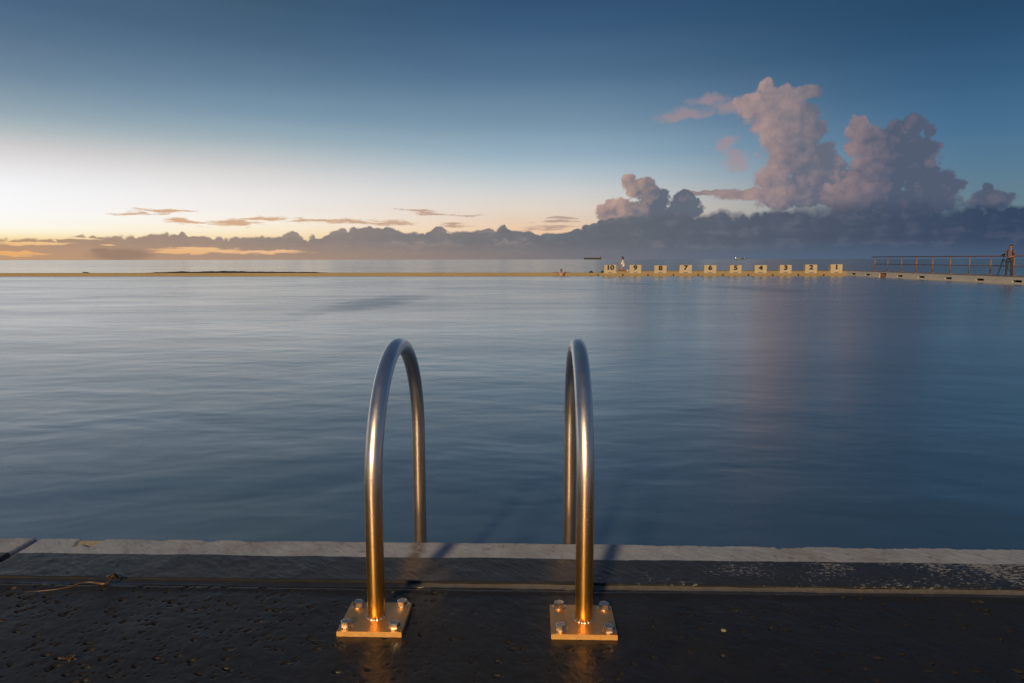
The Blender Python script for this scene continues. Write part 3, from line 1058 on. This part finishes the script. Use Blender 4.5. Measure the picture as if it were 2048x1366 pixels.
# ------------------------------------------------------------------ reef rocks beyond the wall
def rock(name, label, prof_, Yd, depth, seed):
    """ridge of rock; prof_: (px, py) skyline"""
    pxs = np.array([p[0] for p in prof_], float)
    pys = np.array([p[1] for p in prof_], float)
    px = np.linspace(pxs[0], pxs[-1], 160 if len(prof_) > 6 else 24)
    py = np.interp(px, pxs, pys)
    P_ = np.array([ony(a, c_, Yd) for a, c_ in zip(px, py)])
    v = np.linspace(-1, 1, 17)
    X = np.repeat(P_[:, :1], 17, 1)
    Y = Yd + np.repeat(v[None, :], len(px), 0) * depth
    hgt = P_[:, 2:3] - (SEAZ - 0.3)
    Z = SEAZ - 0.3 + hgt * (1 - np.abs(v)[None, :] ** 2.4) + (fbm(X * 1.1, Y * 1.1, 4, seed) - 0.5) * 0.22 * (1 - v[None, :] ** 4)
    X = X + (fbm(X * .9, Y * .9, 3, seed + 9) - 0.5) * 0.4
    ob = grid(name, X - P_[len(P_) // 2, 0], Y - Yd, Z - SEAZ, M['rock'])
    ob.location = (P_[len(P_) // 2, 0], Yd, SEAZ)
    return tag(ob, label, 'rock')


rock('reef_rock', 'long flat dark reef just beyond the yellow end wall', [(255, 547), (300, 545.6), (330, 544.4), (345, 543.2), (362, 543.2), (380, 544.6), (395, 543.8), (430, 542.6), (455, 542.4), (490, 543.6),
     (540, 544.0), (560, 543.8), (600, 544.2), (620, 544.2), (640, 545.2), (662, 546), (680, 547)], 74, 5.0, 51)
rock('reef_rock', 'small lone dark rock beyond the wall, left of the long reef', [(158, 547), (164, 545.2), (170, 543.6), (176, 544.4), (181, 545.8), (186, 547)], 72, 0.8, 52)


# ------------------------------------------------------------------ ships on the horizon
def ship(cxp, lenp, Yd, label, lit, flip):
    a = ony(cxp, 518, Yd)
    L = lenp / F * Yd * 1.0
    t = tag(empty('cargo_ship', (a[0], Yd, SEAZ)), label, 'ship', 'ships on the horizon')
    hh = L * 0.10
    bm = bmesh.new()
    sec = []
    for u in np.linspace(-1, 1, 15):
        w = L * 0.075 * (1 - max(0, u - 0.75) ** 2 * 12) * (1 - max(0, -u - 0.9) * 3)
        zt_ = hh * (1 + 0.22 * max(0, u - 0.8) / 0.2)
        x = u * L / 2 * flip
        sec.append([bm.verts.new((x * 0.97, -w * 0.6, -2)), bm.verts.new((x, -w, zt_)), bm.verts.new((x, w, zt_)), bm.verts.new((x * 0.97, w * 0.6, -2))])
    for s0, s1 in zip(sec, sec[1:]):
        for k in range(4):
            bm.faces.new((s0[k], s1[k], s1[(k + 1) % 4], s0[(k + 1) % 4]))
    bm.faces.new(sec[0])
    bm.faces.new(sec[-1][::-1])
    from_bm('hull', bm, M['hull'], t)
    xs_ = -flip * L * 0.41
    wb = L * 0.055
    br = boxobj('bridge', M['shipwhite'], t, xs_ - L * 0.04, xs_ + L * 0.04, -wb, wb, hh - 1, hh + L * 0.075)
    boxobj('funnel', M['hull'], t, xs_ - flip * L * 0.065 - L * 0.018, xs_ - flip * L * 0.065 + L * 0.018, -wb * .3, wb * .3, hh - 1, hh + L * 0.095)
    bm = bmesh.new()
    tube(bm, [(flip * L * 0.46, 0, hh), (flip * L * 0.46, 0, hh + L * 0.055)], L * 0.004, 6)
    from_bm('mast', bm, M['hull'], t)
    for k in range(5):
        x = flip * L * (-0.24 + 0.14 * k)
        boxobj('hatch_cover', M['hull'], t, x - L * 0.045, x + L * 0.045, -wb * .8, wb * .8, hh - 0.5, hh + L * 0.012)
    if lit:
        for x, z, s in ((-0.42, 0.115, 0.022), (-0.405, 0.15, 0.018), (-0.38, 0.09, 0.018), (-0.20, 0.085, 0.02), (0.0, 0.085, 0.022), (0.10, 0.09, 0.008), (0.2, 0.095, 0.008), (0.36, 0.10, 0.018)):
            bm = bmesh.new()
            bmesh.ops.create_icosphere(bm, subdivisions=2, radius=L * s * 0.8)
            o_ = from_bm('deck_lamp', bm, M['lamp'], t, True)
            o_.location = (x * flip * L, -wb * 1.15, z * L)
    return t


ship(1185, 35, 10000, 'long dark cargo ship on the horizon above the gap left of block ten', False, -1)
ship(1480, 22, 12000, 'distant ship with bright deck lights on the horizon above block five', True, 1)


# ------------------------------------------------------------------ people
def body_mesh(name, joints, edges, mats, pick, parent, root=0, sub=2):
    """one continuous skinned surface; pick(co) gives the material slot of a face"""
    me = bpy.data.meshes.new(name)
    names = list(joints)
    me.from_pydata([joints[n][0] for n in names], [(names.index(a), names.index(c_)) for a, c_ in edges], [])
    ob = bpy.data.objects.new(name, me)
    COL.objects.link(ob)
    md = ob.modifiers.new('skin', 'SKIN')
    md.use_smooth_shade = True
    for i, n in enumerate(names):
        r = joints[n][1]
        me.skin_vertices[0].data[i].radius = (r, r) if not isinstance(r, tuple) else r
        me.skin_vertices[0].data[i].use_root = (i == root)
    sb = ob.modifiers.new('sub', 'SUBSURF')
    sb.levels = sb.render_levels = sub
    bpy.context.view_layer.update()
    me2 = bpy.data.meshes.new_from_object(ob.evaluated_get(bpy.context.evaluated_depsgraph_get()))
    bpy.data.objects.remove(ob)
    for mt in mats:
        me2.materials.append(mt)
    for p in me2.polygons:
        p.material_index = pick(p.center)
        p.use_smooth = True
    o_ = bpy.data.objects.new(name, me2)
    COL.objects.link(o_)
    o_.parent = parent
    return o_


def hand(j, e, key, wrist, d, side, s=1.0):
    """palm, four fingers and a thumb growing from a wrist"""
    w, d, side = Vector(wrist), Vector(d).normalized(), Vector(side).normalized()
    nrm = d.cross(side)
    j[key + 'palm'] = (tuple(w + d * 0.06 * s), (0.036 * s, 0.018 * s))
    e.append((key, key + 'palm'))
    for k, (off, ln) in enumerate(((-0.028, 0.075), (-0.010, 0.085), (0.010, 0.080), (0.027, 0.062))):
        a = w + d * 0.095 * s + side * off * s
        j['%sf%d' % (key, k)] = (tuple(a), 0.0095 * s)
        j['%sg%d' % (key, k)] = (tuple(a + d * ln * 0.55 * s + nrm * 0.008 * s), 0.0085 * s)
        j['%sh%d' % (key, k)] = (tuple(a + d * ln * 0.9 * s + nrm * 0.026 * s), 0.0075 * s)
        e += [(key + 'palm', '%sf%d' % (key, k)), ('%sf%d' % (key, k), '%sg%d' % (key, k)), ('%sg%d' % (key, k), '%sh%d' % (key, k))]
    a = w + d * 0.035 * s - side * 0.034 * s
    j[key + 't0'] = (tuple(a), 0.012 * s)
    j[key + 't1'] = (tuple(a + d * 0.035 * s - side * 0.022 * s + nrm * 0.012 * s), 0.0095 * s)
    e += [(key, key + 't0'), (key + 't0', key + 't1')]


def head(parent, c, face, hairmat, skinmat, r=0.1, cap=False):
    """hair shell, eyes, nose, ears and mouth on the head's front"""
    c, face = Vector(c), Vector(face).normalized()
    up = Vector((0, 0, 1))
    side = face.cross(up).normalized()
    bm = bmesh.new()
    bmesh.ops.create_icosphere(bm, subdivisions=3, radius=1.0)
    kill = [v for v in bm.verts if v.co.y > 0.25 and v.co.z < 0.42 or v.co.z < -0.55]
    bmesh.ops.delete(bm, geom=kill, context='VERTS')
    for v in bm.verts:
        n_ = 1 + 0.05 * math.sin(v.co.x * 9) * math.cos(v.co.z * 7)
        v.co = c + (side * v.co.x * 0.088 + face * v.co.y * 0.108 + up * v.co.z * 0.128) * n_ + up * 0.012 - face * 0.006
    h_ = from_bm('hair', bm, hairmat, parent, True)
    for s_ in (-1, 1):
        bm = bmesh.new()
        bmesh.ops.create_icosphere(bm, subdivisions=1, radius=0.011, matrix=Matrix.Translation(c + face * 0.093 + side * 0.032 * s_ + up * 0.004))
        from_bm('eye', bm, M['hair'], parent, True)
        bm = bmesh.new()
        bmesh.ops.create_icosphere(bm, subdivisions=1, radius=0.022, matrix=Matrix.Translation(c + side * 0.086 * s_))
        from_bm('ear', bm, skinmat, parent, True)
    bm = bmesh.new()
    bmesh.ops.create_cone(bm, segments=6, radius1=0.016, radius2=0.006, depth=0.04, cap_ends=True, matrix=Matrix.Translation(c + face * 0.100 - up * 0.022))
    from_bm('nose', bm, skinmat, parent, True)
    bm = bmesh.new()
    box(bm, -0.022, 0.022, -0.004, 0.004, -0.004, 0.004)
    for v in bm.verts:
        v.co = c + side * v.co.x + face * (0.092 + v.co.y) + up * (v.co.z - 0.062)
    from_bm('mouth', bm, M['tan'], parent)


# -- photographer standing on the walkway, facing the pool, behind a tripod
fp = onz(2017, 551.2, WT)
pg = tag(empty('person', (fp[0], fp[1], WT)), 'person in a dusty pink top standing on the walkway behind a tripod', 'person')
J = {'hip': ((0, 0, 0.95), (0.15, 0.11)), 'waist': ((0, 0, 1.10), (0.135, 0.10)), 'chest': ((0, -0.01, 1.32), (0.17, 0.115)), 'neckb': ((0, 0, 1.47), (0.075, 0.07)), 'neck': ((0, -0.01, 1.53), 0.055),
     'jaw': ((0, -0.03, 1.585), (0.062, 0.07)), 'skull': ((0, -0.015, 1.66), (0.078, 0.095)), 'crown': ((0, -0.01, 1.73), (0.055, 0.065))}
Ed = [('hip', 'waist'), ('waist', 'chest'), ('chest', 'neckb'), ('neckb', 'neck'), ('neck', 'jaw'), ('jaw', 'skull'), ('skull', 'crown')]
for s_, k in ((-1, 'l'), (1, 'r')):
    J.update({k + 'sh': ((s_ * 0.19, 0, 1.41), 0.068), k + 'el': ((s_ * 0.27, -0.06, 1.14), 0.05), k + 'wr': ((s_ * 0.13, -0.27, 1.10), 0.032),
              k + 'th': ((s_ * 0.10, 0, 0.85), 0.095), k + 'kn': ((s_ * 0.115, -0.02, 0.50), 0.068), k + 'an': ((s_ * 0.12, 0.01, 0.09), 0.05), k + 'to': ((s_ * 0.14, -0.15, 0.04), (0.045, 0.035))})
    Ed += [('chest', k + 'sh'), (k + 'sh', k + 'el'), (k + 'el', k + 'wr'), ('hip', k + 'th'), (k + 'th', k + 'kn'), (k + 'kn', k + 'an'), (k + 'an', k + 'to')]
    hand(J, Ed, k + 'wr', J[k + 'wr'][0], (-s_ * 0.5, -0.8, 0.1), (0, 0, 1))
body_mesh('body', J, Ed, [M['skin'], M['pink'], M['trouser'], M['darkcloth']],
          lambda c_: 3 if c_.z < 0.075 else (2 if c_.z < 0.98 else (0 if (c_.z > 1.49 or c_.y < -0.22) else 1)), pg)
head(pg, (0, -0.02, 1.655), (0, -1, 0), M['hair'], M['skin'])
for s_ in (-1, 1):
    tubeobj('backpack_strap', M['darkcloth'], pg, [(s_ * 0.10, 0.10, 1.42), (s_ * 0.115, -0.02, 1.50), (s_ * 0.12, -0.125, 1.38), (s_ * 0.12, -0.13, 1.24), (s_ * 0.155, -0.05, 1.12)], 0.024, 8)
boxobj('backpack', M['darkcloth'], pg, -0.15, 0.15, 0.12, 0.28, 1.05, 1.48, bev=0.05)
pg.rotation_euler = (0, 0, math.radians(-38))
pg.scale = (0.9, 0.9, 0.9)

tp = onz(2004, 553.0, WT)
tri = tag(empty('camera_tripod', (tp[0], tp[1], WT)), 'thin black tripod with a camera and tiny green light, by the person in pink', 'tripod')
for k, a in enumerate((200, 325, 80)):
    ra = math.radians(a)
    tubeobj('leg', M['black'], tri, [(0.42 * math.cos(ra), 0.42 * math.sin(ra), 0.0), (0.2 * math.cos(ra), 0.2 * math.sin(ra), 0.45), (0.035 * math.cos(ra), 0.035 * math.sin(ra), 0.86)], [0.010, 0.013, 0.016], 8)
tubeobj('centre_column', M['black'], tri, [(0, 0, 0.70), (0, 0, 0.86), (0, 0, 1.02)], 0.014, 8)
cb = boxobj('camera_body', M['black'], tri, -0.07, 0.07, -0.035, 0.035, 1.02, 1.12, bev=0.008)
tubeobj('lens', M['black'], cb, [(0, -0.035, 1.07), (0, -0.08, 1.07), (0, -0.12, 1.07)], 0.036, 14)
bm = bmesh.new()
bmesh.ops.create_icosphere(bm, subdivisions=2, radius=0.016, matrix=Matrix.Translation((0.055, -0.040, 1.045)))
from_bm('status_light', bm, M['led'], cb, True)

# -- person kneeling back on their heels between the blocks 10 and 9, in profile to the left
sp = ony(1244.5, 543, EY + 0.45)
kp = tag(empty('person', (sp[0], EY + 0.45, TOPB)), 'person in pale top and slate shorts kneeling between blocks ten and nine', 'person')
J = {'hip': ((0.10, 0, 0.27), (0.13, 0.15)), 'waist': ((0.07, 0, 0.43), (0.11, 0.14)), 'chest': ((0.03, 0, 0.64), (0.115, 0.165)), 'neckb': ((0.02, 0, 0.77), (0.07, 0.075)), 'neck': ((0.0, 0, 0.82), 0.052),
     'jaw': ((-0.03, 0, 0.87), (0.068, 0.06)), 'skull': ((-0.015, 0, 0.945), (0.094, 0.078)), 'crown': ((-0.01, 0, 1.01), (0.062, 0.052))}
Ed = [('hip', 'waist'), ('waist', 'chest'), ('chest', 'neckb'), ('neckb', 'neck'), ('neck', 'jaw'), ('jaw', 'skull'), ('skull', 'crown')]
for s_, k in ((-1, 'l'), (1, 'r')):
    J.update({k + 'sh': ((0.02, s_ * 0.18, 0.72), 0.062), k + 'el': ((-0.06, s_ * 0.23, 0.48), 0.045), k + 'wr': ((-0.27, s_ * 0.12, 0.55), 0.03),
              k + 'th': ((0.03, s_ * 0.11, 0.23), 0.10), k + 'kn': ((-0.28, s_ * 0.15, 0.11), 0.072), k + 'ca': ((0.02, s_ * 0.15, 0.065), 0.058), k + 'an': ((0.20, s_ * 0.13, 0.06), 0.042), k + 'to': ((0.32, s_ * 0.12, 0.03), (0.04, 0.028))})
    Ed += [('chest', k + 'sh'), (k + 'sh', k + 'el'), (k + 'el', k + 'wr'), ('hip', k + 'th'), (k + 'th', k + 'kn'), (k + 'kn', k + 'ca'), (k + 'ca', k + 'an'), (k + 'an', k + 'to')]
    hand(J, Ed, k + 'wr', J[k + 'wr'][0], (-0.8, -s_ * 0.5, 0.25), (0, 0, 1), 0.95)
body_mesh('body', J, Ed, [M['tan'], M['whitecloth'], M['bluecloth']],
          lambda c_: 0 if (c_.z > 0.80 or c_.x < -0.14 or c_.z < 0.14) else (1 if c_.z > 0.36 else (2 if c_.x > -0.08 else 0)), kp)
head(kp, (-0.02, 0, 0.935), (-1, 0, -0.15), M['hair'], M['tan'])

# -- bather standing in the water with both arms laid on the end wall
bp = ony(1122.5, 546, EY - 0.16)
bt = tag(empty('person', (bp[0], EY - 0.16, WZ)), 'bather in the water at the far wall with both arms spread along its top', 'person')
dzw = TOPL - WZ
J = {'hip': ((0, 0, -0.36), (0.14, 0.11)), 'waist': ((0, 0, -0.2), (0.13, 0.10)), 'chest': ((0, 0, 0.06), (0.165, 0.11)), 'neckb': ((0, 0, 0.21), (0.07, 0.065)), 'neck': ((0, 0.005, 0.25), 0.055),
     'jaw': ((0, -0.02, 0.29), (0.06, 0.068)), 'skull': ((0, 0, 0.36), (0.078, 0.094)), 'crown': ((0, 0, 0.425), (0.054, 0.062))}
Ed = [('hip', 'waist'), ('waist', 'chest'), ('chest', 'neckb'), ('neckb', 'neck'), ('neck', 'jaw'), ('jaw', 'skull'), ('skull', 'crown')]
for s_, k in ((-1, 'l'), (1, 'r')):
    J.update({k + 'sh': ((s_ * 0.18, 0.02, 0.17), 0.062), k + 'el': ((s_ * 0.31, 0.24, dzw + 0.045), 0.046), k + 'wr': ((s_ * 0.50, 0.22, dzw + 0.036), 0.032),
              k + 'th': ((s_ * 0.10, 0, -0.5), 0.09), k + 'kn': ((s_ * 0.11, -0.04, -0.86), 0.065), k + 'an': ((s_ * 0.11, 0.0, -1.18), 0.045), k + 'to': ((s_ * 0.12, -0.14, -1.22), (0.04, 0.03))})
    Ed += [('chest', k + 'sh'), (k + 'sh', k + 'el'), (k + 'el', k + 'wr'), ('hip', k + 'th'), (k + 'th', k + 'kn'), (k + 'kn', k + 'an'), (k + 'an', k + 'to')]
    hand(J, Ed, k + 'wr', J[k + 'wr'][0], (s_, -0.1, -0.05), (0, 1, 0), 0.95)
body_mesh('body', J, Ed, [M['skin'], M['trouser']], lambda c_: 1 if -0.62 < c_.z < -0.22 else 0, bt)
head(bt, (0, -0.005, 0.352), (0, -1, 0), M['hair'], M['skin'])


# ------------------------------------------------------------------ small things left on the far wall
def bundle(px, py, w, h, mat, label, cat, ztop, seed, name):
    p = ony(px, py, EY + 0.4)
    bm = bmesh.new()
    bmesh.ops.create_icosphere(bm, subdivisions=3, radius=1.0)
    r_ = random.Random(seed)
    ph = [r_.uniform(0, 6) for _ in range(6)]
    for v in bm.verts:
        z = max(v.co.z, -0.25)
        f = (1 - max(0, z)) ** 0.75 * 0.9 + 0.1
        n_ = 1 + 0.14 * math.sin(5 * v.co.x + ph[0]) * math.cos(4 * v.co.y + ph[1]) + 0.08 * math.sin(11 * v.co.x + ph[2] + 7 * z)
        v.co = Vector((v.co.x * w * f * n_ + w * 0.15 * max(0, z), v.co.y * w * f * n_, (z + 0.25) / 1.25 * h))
    o_ = from_bm(name, bm, mat, None, True)
    o_.location = (p[0], EY + 0.4, ztop - 0.004)
    return tag(o_, label, cat)


bundle(1182, 543, 0.14, 0.19, M['darkcloth'], 'small black peaked bundle lying on the yellow wall left of block ten', 'bag', TOPL, 1, 'swim_bag')
bundle(1204.5, 543, 0.10, 0.18, M['darkcloth'], 'narrow dark bundle tucked against the left side of block ten', 'bag', TOPL, 2, 'swim_bag')
bundle(1254.5, 541, 0.09, 0.11, M['whitecloth'], 'small pale towel heaped beside the kneeling person and block nine', 'towel', TOPB, 3, 'towel')

# ------------------------------------------------------------------ scraps on the near deck
sw = onz(150, 1172, 0.004)
kelp = tag(empty('seaweed_strand', (sw[0], sw[1], 0.0)), 'thin brown strand of seaweed lying across the deck joint on the left', 'seaweed')
pts_ = [(50, 1184, .004), (80, 1182, .004), (110, 1179, .004), (140, 1174, .006), (152, 1169, .008), (165, 1165, .010), (180, 1164, .008), (195, 1166, .006), (206, 1168, .006), (216, 1166, .007), (222, 1160, .010), (224, 1154, .016)]
tubeobj('stalk', M['kelp'], kelp, [tuple(onz(*p) - sw * np.array([1, 1, 0])) for p in pts_], [.0009, .0013, .0016, .002, .0024, .002, .002, .0032, .0042, .003, .0028, .0020], 8)
for k, (px, py, rz_, s_) in enumerate(((221, 1157, 0.4, 0.020), (216, 1156, 1.7, 0.015), (223, 1154, 2.6, 0.014))):
    bm = bmesh.new()
    n_ = 7
    row = []
    for i in range(n_):
        u = i / (n_ - 1)
        w = math.sin(math.pi * (0.12 + 0.85 * u)) * 0.45
        zz_ = 0.3 * math.sin(u * 4 + k) + 0.25
        row.append([bm.verts.new((u * s_, -w * s_, (zz_ + 0.25) * s_)), bm.verts.new((u * s_, 0, zz_ * s_)), bm.verts.new((u * s_, w * s_, (zz_ + 0.3) * s_))])
    for a, c_ in zip(row, row[1:]):
        bm.faces.new((a[0], c_[0], c_[1], a[1]))
        bm.faces.new((a[1], c_[1], c_[2], a[2]))
    q = onz(px, py, 0.012) - sw * np.array([1, 1, 0])
    o_ = from_bm('frond', bm, M['kelp'], kelp, True)
    o_.location = (q[0], q[1], 0.006)
    o_.rotation_euler = (0, 0, rz_)
    sm = o_.modifiers.new('thickness', 'SOLIDIFY')
    sm.thickness = 0.0012

lp = onz(141, 1322, 0.0)
bm = bmesh.new()
for k in range(5):
    a = k * 1.3
    b0 = [Vector((0, 0, 0.002)), Vector((math.cos(a) * .006 - math.sin(a) * .003, math.sin(a) * .006 + math.cos(a) * .003, 0.006 + .002 * k)), Vector((math.cos(a) * .014, math.sin(a) * .014, 0.004 + .003 * (k % 2))), Vector((math.cos(a) * .006 + math.sin(a) * .003, math.sin(a) * .006 - math.cos(a) * .003, 0.004))]
    top_ = [bm.verts.new(p + Vector((0, 0, 0.001))) for p in b0]
    bot_ = [bm.verts.new(p) for p in b0]
    bm.faces.new(top_)
    bm.faces.new(bot_[::-1])
    for i in range(4):
        bm.faces.new((bot_[i], bot_[(i + 1) % 4], top_[(i + 1) % 4], top_[i]))
o_ = from_bm('leaf_scrap', bm, M['leaf'])
o_.location = (lp[0], lp[1], 0)
tag(o_, 'tiny curled brown leaf scrap on the pitted deck near the bottom left', 'leaf')

pb_ = onz(1447, 1262, 0.0)
bm = bmesh.new()
bmesh.ops.create_icosphere(bm, subdivisions=2, radius=1.0)
for v in bm.verts:
    f = 1 + 0.18 * math.sin(v.co.x * 5 + 1) * math.cos(v.co.y * 6)
    v.co = Vector((v.co.x * 0.0068 * f, v.co.y * 0.006 * f, v.co.z * 0.003 * f))
o_ = from_bm('shell_chip', bm, M['pebble'], None, True)
o_.location = (pb_[0], pb_[1], 0.0022)
tag(o_, 'small pale shell chip on the dark deck right of the rails', 'shell')
